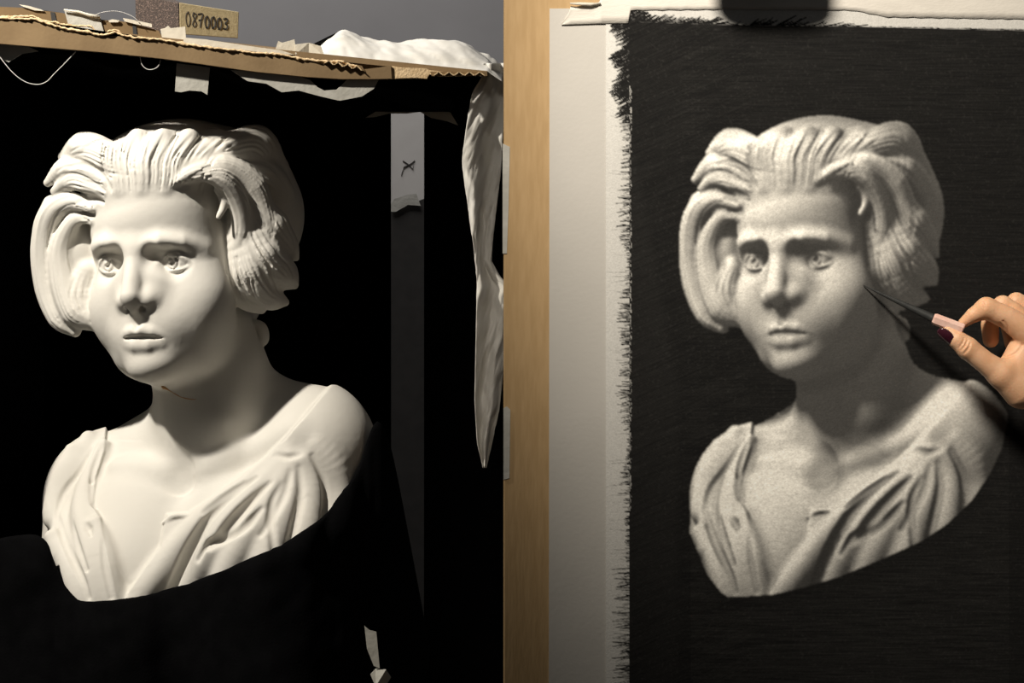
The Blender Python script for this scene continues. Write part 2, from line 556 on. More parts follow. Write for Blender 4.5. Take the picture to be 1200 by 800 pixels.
def done(bm, name, smooth=False, bevel=0., seg=2):
    bmesh.ops.recalc_face_normals(bm, faces=bm.faces)
    if bevel:
        bmesh.ops.bevel(bm, geom=[e for e in bm.edges if e.calc_face_angle(0) > .5], offset=bevel, segments=seg, affect='EDGES', profile=.5)
    me = bpy.data.meshes.new(name); bm.to_mesh(me); bm.free()
    for p in me.polygons: p.use_smooth = smooth
    return me


def px_slab(name, pts, Y, thick, Y2=None, bevel=0.):
    """A flat piece with an outline of pixels at distance Y (a number or one per point), thick metres deep."""
    Ys = Y if hasattr(Y, '__len__') else [Y] * len(pts)
    fr = [at(p[0], p[1], q) for p, q in zip(pts, Ys)]
    bm = bmesh.new()
    add_slab(bm, fr, [v + Vector((0, thick, 0)) for v in fr])
    bmesh.ops.triangulate(bm, faces=[f for f in bm.faces if len(f.verts) > 4], ngon_method='EAR_CLIP')
    return done(bm, name, bevel=bevel)


def tube_mesh(name, pts, rad, n=8, close=True):
    P = [Vector(p) for p in pts]
    R = [rad] * len(P) if not hasattr(rad, '__len__') else rad
    bm = bmesh.new(); rings = []
    up = Vector((.3, .2, 1)).normalized()
    for i, p in enumerate(P):
        t = (P[min(i + 1, len(P) - 1)] - P[max(i - 1, 0)]).normalized()
        a = t.cross(up).normalized(); b = t.cross(a)
        rings.append([bm.verts.new(p + (a * math.cos(2 * math.pi * k / n) + b * math.sin(2 * math.pi * k / n)) * R[i]) for k in range(n)])
    for r, q in zip(rings[:-1], rings[1:]):
        for k in range(n):
            bm.faces.new((r[k], r[(k + 1) % n], q[(k + 1) % n], q[k]))
    if close:
        bm.faces.new(rings[0]); bm.faces.new(rings[-1][::-1])
    return done(bm, name, smooth=True)


def ragged(p, q, n, amp, seed):
    """Points from p to q with a torn outline."""
    r = np.random.default_rng(seed); p = np.array(p, float); q = np.array(q, float)
    t = np.sort(np.r_[0, r.uniform(0.02, .98, n - 2), 1])
    d = q - p; nn = np.array([-d[1], d[0]]) / (np.linalg.norm(d) + 1e-9)
    o = r.uniform(-amp, amp, n); o[0] = o[-1] = 0
    return [tuple(p + d * tt + nn * oo) for tt, oo in zip(t, o)]


def grid_mesh(name, G, thick=0., closed=False):
    """A cloth-like sheet from a grid of points (rows, cols, 3); thick gives it a back face."""
    G = np.asarray(G, float); h, w, _ = G.shape
    idx = np.arange(h * w).reshape(h, w)
    F = np.stack([idx[:-1, :-1], idx[:-1, 1:], idx[1:, 1:], idx[1:, :-1]], -1).reshape(-1, 4)
    V = G.reshape(-1, 3)
    if thick:
        du = np.gradient(G, axis=1); dv = np.gradient(G, axis=0)
        nn = np.cross(du, dv); nn /= np.linalg.norm(nn, axis=2, keepdims=True) + 1e-12
        V2 = (G - nn * thick).reshape(-1, 3); m = h * w
        rim = np.r_[idx[0, :], idx[1:, -1], idx[-1, -2::-1], idx[-2:0:-1, 0]]
        r2 = np.roll(rim, -1)
        F = np.vstack([F, F[:, ::-1] + m, np.stack([r2, rim, rim + m, r2 + m], 1)])
        V = np.vstack([V, V2])
    return mesh_from(name, V, F)


def wobble(X, Y, seed, octaves=4, f0=1.):
    """Smooth noise from a few random waves."""
    r = np.random.default_rng(seed); out = np.zeros(np.broadcast(X, Y).shape)
    for o in range(octaves):
        for _ in range(4):
            a = r.uniform(0, 2 * math.pi); f = f0 * 2 ** o * r.uniform(.7, 1.4)
            out += np.sin((X * math.cos(a) + Y * math.sin(a)) * f + r.uniform(0, 6.28)) / 2 ** o / 4
    return out


def torn_ribbon(name, line, Y, seed, up=1.2, down=1.4, thick=.0016):
    """A pale torn strip of paper fibres along a line of pixels."""
    r = np.random.default_rng(seed); L = resample(np.array(line, float), 1.6)
    sm = lambda a: np.convolve(np.pad(a, 1, mode='edge'), [.25, .5, .25], 'valid')
    u = sm(np.abs(r.normal(up, .9, len(L)))); d = sm(np.abs(r.normal(down, 1.0, len(L)))); w = sm(r.normal(0, .0008, len(L)))
    G = np.array([[at(p[0], p[1] - a + (a + b) * t, Y + c * math.sin(t * 3.1) - .0012 * math.sin(t * math.pi)) for p, a, b, c in zip(L, u, d, w)] for t in np.linspace(0, 1, 5)])
    return grid_mesh(name, G, -thick)
# ------------------------------------------------------------------ materials
PLASTER = material('aged plaster', (.68, .655, .60), .75, (.73, .71, .66), 9, bump=.12, bscale=160, contrast=(.3, .7), spec=.3)
BLACK = material('black cloth', (.0022, .0022, .0025), .95, (.0032, .0032, .0036), 60, bump=.2, bscale=500, spec=.03)
CARD = material('brown cardboard', (.185, .125, .066), .85, (.225, .155, .083), 40, bump=.1, bscale=300, spec=.2)
CARD_TORN = material('torn cardboard fibres', (.55, .40, .23), .9, (.66, .50, .31), 150, bump=.5, bscale=400, spec=.1)
CARD_DARK = material('darker cardboard', (.15, .10, .05), .85, (.18, .12, .06), 40, spec=.2)
TAPE = material('cream masking tape', (.62, .57, .47), .6, (.68, .63, .53), 60, bump=.25, bscale=220, trans=.15)
TAPE_GREY = material('greyed masking tape', (.36, .35, .31), .7, (.42, .41, .37), 70, bump=.25, bscale=220)
PLASTIC = material('milky plastic film', (.68, .66, .61), .55, (.75, .735, .695), 30, bump=.12, bscale=80, trans=.25, spec=.3)
WALL = material('dark grey wall paint', (.20, .195, .195), .8, (.22, .215, .215), 6, bump=.05, bscale=200, spec=.2)
FLOOR = material('dark studio floor', (.05, .045, .04), .6, (.07, .06, .05), 8)
KRAFT = material('kraft faced drawing board', (.385, .255, .122), .75, (.43, .29, .145), 260, 3, stretch=(1, 1, .15), bump=.1, bscale=500, spec=.25)
THREAD = material('white thread', (.55, .54, .52), .6)

# ------------------------------------------------------------------ the room
bm = bmesh.new(); add_box(bm, (-3, -1, -.1), (3, 3.4, 0)); structure(link('floor', done(bm, 'floor'), FLOOR))
bm = bmesh.new(); add_box(bm, (-3, 3.4, -.1), (3, 3.5, 2.8)); structure(link('wall_back', done(bm, 'wall_back'), WALL))

# ------------------------------------------------------------------ the bust
CLAY = make_bust_clay(); add_hair(CLAY); add_drapery(CLAY)
bust = thing('bust', 'white plaster bust of a woman with swept-back hair, wrapped in black cloth', 'bust', at(230, 760, 1.84))
bust.location.z = 0
link('figure', CLAY.mesh('figure', bust_world, 1), PLASTER, bust)
c = at(235, 780, 1.86)
prof = [(0, 0), (.13, 0), (.13, .035), (.115, .05), (.085, .09), (.075, .15), (.085, .21), (.105, .25), (.11, CAM_Z - 400 * BUST_D / F_PX + .02), (0, CAM_Z - 400 * BUST_D / F_PX + .02)]
bm = bmesh.new()
rings = [[bm.verts.new((c.x + r * math.cos(a), c.y + r * math.sin(a), z)) for a in np.linspace(0, 2 * math.pi, 40, endpoint=False)] for r, z in prof[1:-1]]
for r, q in zip(rings[:-1], rings[1:]):
    for k in range(40): bm.faces.new((r[k], r[(k + 1) % 40], q[(k + 1) % 40], q[k]))
bm.faces.new(rings[0][::-1]); bm.faces.new(rings[-1])
link('socle', done(bm, 'socle', True), PLASTER, bust)
# rusty stain under the chin
L = resample(smooth_line([(190, 452), (198, 457), (212, 465), (226, 468), (234, 466)]), 3)
h, ok = CLAY.hit(L[:, 0], L[:, 1]); w = bust_world(h)
RUST = material('rust stain', (.60, .30, .12), .9, (.66, .38, .18), 200)
st = link('rust_stain', tube_mesh('rust_stain', w + np.array([0, .0003, 0]), [.0014, .0024, .0012, .0007] + [.0005] * (len(w) - 4), 6), RUST, bust)
st['label'] = 'thin rusty mark under the chin'

# ------------------------------------------------------------------ black cloths
edge = [(-90, 690), (-20, 640), (30, 628), (50, 632), (58, 652), (70, 680), (86, 700), (100, 706), (150, 703), (190, 694), (230, 682), (280, 662), (330, 640), (362, 619), (390, 593), (412, 562), (427, 532), (436, 502), (444, 496), (456, 530), (474, 620), (500, 760)]
E = resample(smooth_line(edge), 5)
h, ok = CLAY.hit(E[:, 0], E[:, 1] + 2)
d = np.where(ok, h[:, 2], np.nan)
ii = np.arange(len(E)); good = ok & (E[:, 0] > 80) & (E[:, 0] < 428)
d = np.interp(ii, ii[good], d[good])
d[E[:, 0] > 428] += np.clip((E[E[:, 0] > 428, 0] - 428) * .9, 0, 60); d[E[:, 0] < 80] += np.clip((80 - E[E[:, 0] < 80, 0]) * .3, 0, 50)
d = np.convolve(np.pad(d, 4, mode='edge'), np.ones(9) / 9, 'valid')
rows = np.linspace(0, 1, 60)
G = np.zeros((60, len(E), 3))
for r, t in enumerate(rows):
    y = E[:, 1] + t * (900 - E[:, 1]) if r else E[:, 1]
    xx = E[:, 0] + 0 * t
    hb, okb = CLAY.hit(xx, np.minimum(y, 770)); db = np.where(okb, hb[:, 2], 400)
    base = d - 5 - 30 * t * (1 - .2 * t)
    dd = np.minimum(base, np.minimum(db - 5, base + 60))
    fold = wobble(xx * .03 + y * .012, y * .02, 5, 3) * 9 * min(1, t * 6)
    dd = dd - np.abs(fold) + (4 * math.exp(-t * 40))
    k = 1 + dd / F_PX
    G[r] = bust_world(np.stack([(xx - 600) * k, (y - 400) * k, dd], 1))
for _ in range(3):
    G[1:-1, 1:-1] = .5 * G[1:-1, 1:-1] + .125 * (G[:-2, 1:-1] + G[2:, 1:-1] + G[1:-1, :-2] + G[1:-1, 2:])
tail = G[-1:].copy(); tail[..., 2] = .002
G = np.concatenate([G, tail], 0)
tag(link('drape', grid_mesh('drape', G, .003), BLACK), 'black cloth wrapped around the shoulders and chest of the white bust', 'cloth')


roofz = lambda X, Y: CAM_Z + .2835 - (X + .45) * .104 + (Y - 1.69) * .145


def curtain(name, label, x0, x1, Y, ztop, amp, seed, yaw=0., zbot=0.):
    n = 120; m = 30
    U = np.linspace(0, 1, n)[None, :]; V = np.linspace(0, 1, m)[:, None]
    X = x0 + (x1 - x0) * U + 0 * V
    Yy = Y + yaw * (U - .5) + amp * wobble(X * 30, V * 1.2 + 0 * U, seed, 3) * (.4 + .6 * V)
    T = roofz(X, Yy) - .008 if ztop is None else ztop + 0 * X
    Z = T + (zbot - T) * V
    return tag(link(name, grid_mesh(name, np.stack([X, Yy, Z], -1), .002), BLACK), label, 'cloth')


def X_at(p, Y): return (p - 600) * Y / F_PX


curtain('backdrop_cloth', 'black cloth hanging as the backdrop behind the white bust', X_at(-140, 2.12), X_at(458, 2.12), 2.12, None, .012, 3)
curtain('lining_cloth', 'black cloth strip hanging behind the milky plastic, beside the grey gap', X_at(497, 2.02), X_at(640, 2.02), 2.02, None, .010, 8)
curtain('side_cloth', 'black cloth hanging at the far left of the bust, catching a faint sheen', X_at(-150, 1.9), X_at(36, 1.9), 1.9, None, .012, 21, yaw=.10)
zz = CAM_Z + (400 - 131) * 1.82 / F_PX
curtain('valance_cloth', 'short black cloth hanging under the cardboard roof above the grey gap', X_at(396, 1.82), X_at(556, 1.82), 1.82, None, .004, 33, zbot=zz)
# black lining under the roof of the carton
n = 60
U = np.linspace(0, 1, n)[None, :]; V = np.linspace(0, 1, 30)[:, None]
X = -.53 + .475 * U + 0 * V; Y = 1.75 + .30 * V + 0 * U
Z = roofz(X, Y) - .022 - .012 * np.abs(wobble(X * 20, Y * 30, 4, 3)) - .018 * np.sin(V * math.pi)
tag(link('roof_cloth', grid_mesh('roof_cloth', np.stack([X, Y, Z], -1), .002), BLACK), 'black cloth lining the underside of the cardboard roof', 'cloth')

# ------------------------------------------------------------------ the cardboard carton
YF = 1.702
carton = thing('carton', 'torn brown cardboard carton forming the roof above the white bust', 'carton', (-.28, 1.9, 0))
bm = bmesh.new()
cor = [(-.53, YF), (X_at(571, YF), YF), (X_at(571, YF), 2.16), (-.53, 2.16)]
lo = [Vector((x, y, roofz(x, y) - .005)) for x, y in cor]
add_slab(bm, [v + Vector((0, 0, .005)) for v in lo], lo)
link('top_panel', done(bm, 'top_panel'), CARD, carton)
for xa_, xb_ in ((-.53, X_at(455, 2.155)), (X_at(501, 2.155), X_at(571, YF))):
    bm = bmesh.new(); add_box(bm, (xa_, 2.155, 0), (xb_, 2.16, CAM_Z + .26)); link('back_panel', done(bm, 'back_panel'), CARD_DARK, carton)
bm = bmesh.new(); add_box(bm, (-.535, 1.70, 0), (-.53, 2.16, CAM_Z + .29)); sp_ = link('side_panel', done(bm, 'side_panel'), CARD_DARK, carton)
bm = bmesh.new(); add_box(bm, (-.5295, 1.715, 0), (-.527, 2.15, CAM_Z + .285)); link('black_lining', done(bm, 'black_lining'), BLACK, sp_)
# front flap: torn upper edge, straight lower edge
up = [(-70, 18), (-30, 18), (0, 21), (22, 22), (41, 22), (52, 26), (60, 29), (72, 32), (88, 35), (106, 38), (116, 41), (124, 41), (136, 38), (142, 41), (160, 44), (178, 45), (196, 48), (214, 51), (236, 54), (256, 57), (280, 59),
      (300, 62), (322, 63), (340, 66), (352, 69), (372, 71), (384, 72), (402, 72), (420, 79), (428, 81), (444, 79), (458, 77)]
low = [(459, 92), (440, 92.5), (400, 92.5), (360, 90), (300, 84), (240, 75.5), (190, 68.5), (120, 61), (60, 56), (0, 51), (-70, 45)]
link('front_flap', px_slab('front_flap', up + low, YF - .008, .005), CARD, carton)
# pale torn fibres along the top of the flap
fl = link('torn_edge', torn_ribbon('torn_edge', up[:-3], YF - .0092, 3), CARD_TORN, bpy.data.objects['front_flap'])
fl['label'] = 'pale torn paper edge'
# second flap standing up behind
back = [(-70, 6), (0, 8), (28, 9), (46, 12), (72, 15), (100, 20), (120, 24), (134, 24), (150, 26), (172, 32), (186, 36), (191, 45), (191, 60), (-70, 45)]
rear = link('rear_flap', px_slab('rear_flap', back, YF + .012, .004), CARD_DARK, carton)
T2 = [(0, 19.5), (20, 19.5), (38, 19), (44, 21), (54, 25), (64, 26), (76, 29), (92, 30.5), (106, 31), (112, 36), (120, 39), (130, 36), (137, 35), (142, 40)]
link('torn_edge', torn_ribbon('torn_edge', smooth_line(T2), YF - .004, 4, .8, .9), CARD_TORN, rear)['label'] = 'second torn paper edge behind'
STRIPE = material('black print', (.012, .012, .012), .7)
link('printed_bar', px_slab('printed_bar', [(59, 14), (64, 14.5), (67, 27), (61, 27)], YF + .0112, .0006), STRIPE, rear)
link('printed_bar', px_slab('printed_bar', [(155, 27), (159, 28), (161, 42), (156, 42)], YF + .0112, .0006), STRIPE, rear)
link('roof_edge', px_slab('roof_edge', [(368, 67), (462, 74.5), (462, 87), (368, 78)], YF + .004, .003), CARD, carton)
# the torn right end of the roof and its flutes
e1 = [(459, 77), (470, 79), (500, 80), (503, 82), (520, 84), (545, 85), (571, 84), (571, 87.5), (540, 88.5), (516, 89), (503, 87), (500, 92), (488, 91), (470, 91.5), (459, 92)]
link('torn_layer', px_slab('torn_layer', e1, YF - .006, .005), CARD_TORN, carton)
bm = bmesh.new()
def flutes(a, b, n, hh):
    for k in range(n):
        t0, t1 = k / n, (k + 1) / n
        p = Vector(a).lerp(Vector(b), t0); q = Vector(a).lerp(Vector(b), t1); mid = (p + q) / 2
        for s_, e_ in (((p.x, p.y + hh), (mid.x, mid.y)), ((mid.x, mid.y), (q.x, q.y + hh))):
            w_ = .9
            pts = [(s_[0] - w_, s_[1]), (s_[0] + w_, s_[1]), (e_[0] + w_, e_[1]), (e_[0] - w_, e_[1])]
            fr = [at(x, y, YF - .0125) for x, y in pts]
            add_slab(bm, fr, [v + Vector((0, .006, 0)) for v in fr])
link_flutes = ((380, 69.5, 0), (424, 78, 0), 4), ((508, 84, 0), (568, 84, 0), 5)
bm.free()
for p_, q_, n_ in link_flutes:
    bm = bmesh.new(); flutes(p_, q_, n_, 4.5); link('flutes', done(bm, 'flutes'), CARD_TORN, carton)
for pts in ([(376, 69), (424, 77), (428, 84), (376, 74.5)], [(504, 84), (571, 84), (571, 89), (506, 89)]):
    bm = bmesh.new()
    fr = [at(x, y, YF - .0088) for x, y in pts]; add_slab(bm, fr, [v + Vector((0, .0006, 0)) for v in fr])
    link('flute_gap', done(bm, 'flute_gap'), CARD_DARK, carton)

# ------------------------------------------------------------------ tape and paper scraps on the carton
def scrap(name, label, cat, pts, Y, mat, thick=.0005, group=None, crumple=0.):
    me = px_slab(name, pts, [Y + (crumple * math.sin(i * 2.1)) for i in range(len(pts))], thick)
    return tag(link(name, me, mat), label, cat, group)

scrap('tape_piece', 'grey tape piece with a white rolled edge on the torn flap at left', 'tape', [(75, 11), (90, 13), (117, 18), (119, 28), (122, 38), (112, 39), (80, 29)], YF + .0105, TAPE_GREY)
tag(link('rolled_tape', tube_mesh('rolled_tape', [at(75, 11.5, YF + .008), at(92, 14, YF + .008), at(105, 18, YF + .008), at(117, 20, YF + .008)], [.0008, .0013, .0014, .0014], 7), TAPE), 'narrow white tape roll standing on the grey tape piece', 'tape')
scrap('paper_strip', 'thin curled cream strip lying on top of the flap at the far left', 'paper', [(22, 5), (34, 7), (48, 11), (52, 13), (40, 12), (28, 8)], YF + .010, TAPE, .002)
scrap('paper_strip', 'white paper strip on the flap before the dark end of the sponge block', 'paper', [(144, 21), (160, 24), (178, 28), (178, 32), (160, 28.5), (146, 25)], YF + .009, TAPE, .002)
scrap('paper_strip', 'short white paper curl between the two black bars of the flap', 'paper', [(127, 24), (132, 22.5), (140, 24), (138, 26), (128, 26)], YF + .009, TAPE, .002)
scrap('tape_piece', 'white tape standing at the foot of the sponge block, left of its number', 'tape', [(188, 34), (193, 33), (197, 30), (200, 33), (217, 31), (218, 46), (214, 47), (190, 45)], YF + .004, TAPE)
scrap('tape_strip', 'long cream tape strip lying along the roof edge below the sponge block', 'tape', [(216, 44), (240, 46), (300, 55), (330, 59), (345, 64), (320, 63), (280, 58), (240, 55), (214, 51)], YF - .002, TAPE, .003)
scrap('tape_piece', 'small white tape tab standing on the roof, right of the sponge block', 'tape', [(322, 60), (326, 48), (331, 50), (345, 46), (347, 60), (338, 62)], YF + .004, TAPE)
scrap('tape_piece', 'crumpled white tape lying between the tape tab and the plastic film', 'tape', [(346, 52), (362, 50), (376, 54), (380, 66), (362, 69), (346, 64)], YF + .002, TAPE, .003, crumple=.003)
scrap('tape_piece', 'square grey tape hanging below the cardboard above the bust', 'tape', [(207, 74), (246, 79), (244, 100), (243, 111), (236, 107), (222, 106), (212, 108), (205, 107), (206, 92)], YF + .004, TAPE_GREY)
scrap('tape_piece', 'torn grey tape hanging below the cardboard at the far left', 'tape', [(-30, 50), (32, 54), (45, 60), (26, 63), (18, 68), (10, 73), (0, 68), (-30, 60)], YF + .004, TAPE_GREY)
pp = [(270, 82), (300, 84), (352, 90), (364, 94), (372, 102), (380, 106), (394, 105), (402, 98), (408, 92), (444, 93), (438, 104), (424, 113), (398, 118), (376, 113), (350, 106), (330, 108), (312, 98), (290, 95)]
scrap('paper_piece', 'large grey paper hanging below the cardboard with a dark notch in it', 'paper', pp, YF - .0025, TAPE_GREY)
scrap('tape_piece', 'ragged grey tape stretched across the dark lining above the grey gap', 'tape', [(428, 138), (445, 128), (462, 126), (482, 125), (483, 117), (488, 117), (500, 127), (520, 128), (528, 132), (537, 147), (524, 142), (505, 138), (492, 131), (478, 133), (456, 133), (440, 137)], 1.92, TAPE)
scrap('cloth_corner', 'dark folded cloth corner poking up behind the plastic film', 'cloth', [(366, 52), (384, 43), (403, 34), (406, 38), (400, 52), (380, 58)], 1.80, BLACK, .004)

# grey board seen in the gap between the black cloths
GREYCARD = material('pale grey board', (.52, .50, .475), .7, (.56, .54, .515), 30)
GREYDARK = material('dark grey cloth', (.018, .0165, .015), .9, (.024, .022, .020), 60)
bm = bmesh.new(); add_box(bm, (-.40, 2.62, 0), (.02, 2.63, CAM_Z + .36))
tag(link('grey_board', done(bm, 'grey_board', bevel=.001), GREYCARD), 'pale grey board standing behind, showing in the gap between the black cloths', 'board')
tag(link('gap_cloth', px_slab('gap_cloth', [(457, 246), (478, 240), (499, 232), (499, 500), (502, 960), (452, 960), (456, 400)], 2.612, .003), GREYDARK), 'dark grey cloth strip covering the lower part of the grey board', 'cloth')
scrap('tape_piece', 'pale torn tape on the grey board in the gap, above the dark grey cloth', 'tape', [(457, 242), (462, 233), (478, 228), (488, 227), (493, 241), (478, 240), (464, 248), (458, 248)], 2.608, TAPE_GREY)
bm = bmesh.new()
for pl in ([(470, 205), (473, 196), (481, 192), (486, 188)], [(472, 188), (478, 192), (484, 198), (484, 192)]):
    for p, q in zip(pl[:-1], pl[1:]):
        fr = [at(x, y, 2.6188) for x, y in ((p[0], p[1] - .4), (q[0], q[1] - .4), (q[0], q[1] + .4), (p[0], p[1] + .4))]
        add_slab(bm, fr, [v + Vector((0, .001, 0)) for v in fr])
mk = link('scribble', done(bm, 'scribble'), STRIPE, bpy.data.objects['grey_board'])
scrap('tape_piece', 'dim tape strip on the black cloth at the foot of the picture', 'tape', [(427, 733), (433, 738), (441, 740), (445, 783), (438, 780), (430, 760)], 1.66, TAPE_GREY)
scrap('tape_piece', 'dim crumpled tape knot on the black cloth below the tape strip', 'tape', [(434, 790), (440, 784), (452, 785), (458, 794), (452, 803), (440, 804)], 1.66, TAPE_GREY, .004, crumple=.003)

# loose threads
def thread(label, pts, Y, rad=.0004):
    P = resample(smooth_line(pts), 3)
    tag(link('thread', tube_mesh('thread', [at(x, y, Y) for x, y in P], rad, 6), THREAD), label, 'thread')
thread('long white thread hanging in a loop below the cardboard at the far left', [(-14, 48), (0, 67), (14, 84), (28, 95), (42, 99), (54, 96), (64, 86), (78, 72), (89, 60)], YF - .003)
thread('small white thread loop below the cardboard, under the sponge block', [(164, 66), (166, 75), (172, 81), (180, 81), (186, 77), (188, 70)], YF - .003)
thread('fine thread arching over the flap beside the sponge block', [(112, 17), (122, 14), (136, 13), (148, 16), (158, 21), (164, 28)], YF + .006, .00025)

# ------------------------------------------------------------------ the sanding sponge with its number
A = at(158, 34, 1.79); 
sponge = thing('sanding_sponge', 'sponge block with a dark gritty end and a handwritten number on its pale face', 'sponge block', at(215, 40, 1.79))
GRIT = material('dark grit', (.040, .028, .024), .8, (.17, .12, .10), 900, 2, contrast=(.50, .68), bump=.6, bscale=900)
FOAM = material('pale foam', (.40, .33, .19), .85, (.48, .40, .24), 260, bump=.2, bscale=700)
# corner line at px 209; dark face to its left, pale face to its right and receding
Yc = 1.77
b0, t0 = at(210, 40, Yc), at(209.5, 3, Yc)
bL, tL = at(159, 34, Yc + .012), at(158, -6, Yc + .012)
bR, tR = at(279, 45, Yc + .028), at(280, 14, Yc + .028)
off = Vector((.010, .04, .004))
bm = bmesh.new()
add_slab(bm, [tL, t0, b0, bL], [tL + Vector((.02, .05, .007)), t0 + Vector((.0, .05, .007)), b0 + Vector((.0, .05, .008)), bL + Vector((.02, .05, .008))])
link('grit_end', done(bm, 'grit_end', bevel=.0008), GRIT, sponge)
e = Vector((.0006, 0, 0))
bm = bmesh.new()
add_slab(bm, [t0 + e, tR, bR, b0 + e], [t0 + e + Vector((-.006, .05, .007)), tR + Vector((-.012, .03, .005)), bR + Vector((-.012, .03, .006)), b0 + e + Vector((-.006, .05, .008))])
link('foam_body', done(bm, 'foam_body', bevel=.0006), FOAM, sponge)
INK = material('black marker ink', (.010, .009, .008), .7)
dig = {'0': [[(.5, 0), (.15, .2), (.1, .6), (.35, 1), (.7, .9), (.85, .45), (.5, 0)]],
       '8': [[(.8, .1), (.4, 0), (.2, .2), (.5, .45), (.8, .75), (.5, 1), (.15, .8), (.5, .45), (.8, .2), (.75, .05)]],
       '7': [[(.1, .08), (.85, .02), (.55, .5), (.4, 1)], [(.25, .5), (.75, .45)]],
       '3': [[(.15, .1), (.6, 0), (.75, .25), (.4, .45), (.8, .65), (.65, .95), (.15, .95)]]}
bm = bmesh.new()
def face_pt(u, v):
    a = t0.lerp(tR, u); b = b0.lerp(bR, u)
    return a.lerp(b, v) + Vector((0, -.00025, 0))
for i, ch in enumerate('0870003'):
    u0 = .10 + i * .105 + (.0 if i < 3 else .005); v0 = .26 + .01 * (i % 2); wd, ht_ = .092, (.46 if i in (0, 1, 2) else .40)
    if i > 2: v0 += .05
    for pl in dig[ch]:
        Q = smooth_line(pl, 4) if len(pl) > 2 else np.array(pl, float)
        W = [face_pt(u0 + wd * x, v0 + ht_ * y) for x, y in Q]
        for p, q in zip(W[:-1], W[1:]):
            dv = (q - p); 
            if dv.length < 1e-6: continue
            nn = Vector((-dv.z, 0, dv.x)).normalized() * .00072; ex = dv.normalized() * .0004
            fr = [p - ex + nn, q + ex + nn, q + ex - nn, p - ex - nn]
            add_slab(bm, fr, [v + Vector((0, .0003, 0)) for v in fr])
link('handwritten_number', done(bm, 'handwritten_number'), INK, sponge)

# ------------------------------------------------------------------ milky plastic film on the roof, falling over its right end
U = np.linspace(0, 1, 110); V = np.linspace(0, 1, 60)
sx = [372, 384, 394, 403, 416, 440, 468, 500, 530, 548, 566, 580, 589]
sy = [64, 52, 44, 39, 42, 49, 52, 45, 43, 46, 58, 70, 84]
PX = 372 + U * 217
top = np.interp(PX, sx, sy)
top = np.convolve(np.pad(top, 2, mode='edge'), np.ones(5) / 5, 'valid')
foot = np.interp(PX, [372, 400, 430, 460, 500, 571, 589], [68, 70, 76, 77, 80, 84, 96])
G = np.zeros((60, 110, 3))
for j, v in enumerate(V):
    yy = YF + .002 + v * .16
    prof_ = math.sin(min(1, v / .42) * math.pi / 2) if v < .42 else 1 - .75 * ((v - .42) / .58) ** 1.6
    yp = foot * YF / yy + (400 - 400 * YF / yy) * 1.0
    zf = CAM_Z + (400 - foot) * YF / F_PX + (yy - YF) * .145 * (PX < 575)       # foot follows the roof
    zt = CAM_Z + (400 - top) * (YF + .002 + .42 * .16) / F_PX
    crumple_ = wobble(PX * .03, v * 9, 12, 5)
    ridge = np.abs(wobble(PX * .022 + v * 3, v * 5, 31, 4))
    amp = .012 * math.sin(min(1, v * 2.2) * math.pi / 2)
    z = zf + (zt - zf) * prof_ + (crumple_ * .5 - ridge * .8 + .25) * amp
    z = np.maximum(z, zf + .0008)
    G[j] = np.stack([(PX - 600) * yy / F_PX, yy - (.010 * np.abs(wobble(PX * .05 + v * 7, v * 11 + PX * .01, 77, 4)) - .004) * (v > .02) * (v < .6), z], 1)
film = thing('plastic_film', 'milky plastic film heaped on the cardboard roof and hanging over its right end', 'plastic film', at(560, 90, 1.72))
link('heap', grid_mesh('heap', G, .0004), PLASTIC, film)
Ls = [(566, 74), (566, 88), (553, 108), (546, 150), (541, 190), (548, 240), (555, 290), (559, 330), (558, 370), (557, 420), (556, 470), (559, 520), (566, 548)]
Rs = [(592, 74), (594, 100), (590, 150), (587, 200), (581, 250), (577, 285), (576, 306), (586, 324), (598, 336), (595, 380), (591, 420), (585, 480), (570, 548)]
ty = np.linspace(74, 548, 150)
xl = np.interp(ty, [p[1] for p in Ls], [p[0] for p in Ls]); xr = np.interp(ty, [p[1] for p in Rs], [p[0] for p in Rs])
xl = np.convolve(np.pad(xl, 2, mode='edge'), np.ones(5) / 5, 'valid')
nc = 40; G = np.zeros((150, nc, 3))
for i, y in enumerate(ty):
    t = np.linspace(0, 1, nc)
    x = xl[i] + (xr[i] - xl[i]) * t
    f = .004 * np.sin(t * 8 + y * .012) + .006 * np.abs(wobble(t * 4 + y * .02, y * .035 + t, 17, 5)) - .007 * np.abs(wobble(t * 3 - y * .03, y * .022, 40, 4))
    Yy = 1.715 + f + .02 * t
    G[i] = np.stack([(x - 600) * Yy / F_PX, Yy, CAM_Z + (400 - y) * Yy / F_PX], 1)
link('hanging_tail', grid_mesh('hanging_tail', G, .0004), PLASTIC, film)

# ------------------------------------------------------------------ drawing board, papers, tape
YB = 1.39
board = tag(link('drawing_board', px_slab('drawing_board', [(590, -26), (1340, -26), (1340, 400 + CAM_Z * F_PX / YB), (590, 400 + CAM_Z * F_PX / YB)], YB, .012, bevel=.001), KRAFT),
            'upright brown kraft drawing board holding the charcoal drawing', 'drawing board')
BACKING = material('grey backing paper', (.45, .432, .395), .85, (.49, .47, .432), 9, bump=.07, bscale=300, spec=.2)
tag(link('backing_paper', px_slab('backing_paper', [(644, 10), (1320, 8), (1320, 880), (643, 880)], YB - .0008, .0007), BACKING), 'pale grey backing paper taped to the brown board behind the drawing', 'paper')
exec_drawing = True
for lab, pts in (('pale tape strip folded over the left edge of the board, the upper of two', [(589, 168), (597.5, 172), (596, 240), (594, 297), (589, 297)]), ('pale tape strip folded over the left edge of the board, the lower of two', [(590, 478), (594, 476), (598, 480), (597, 560), (590, 562)])):
    o = scrap('edge_tape', lab, 'tape', pts, YB - .0006, TAPE_GREY, group='tape strips on the board edge')
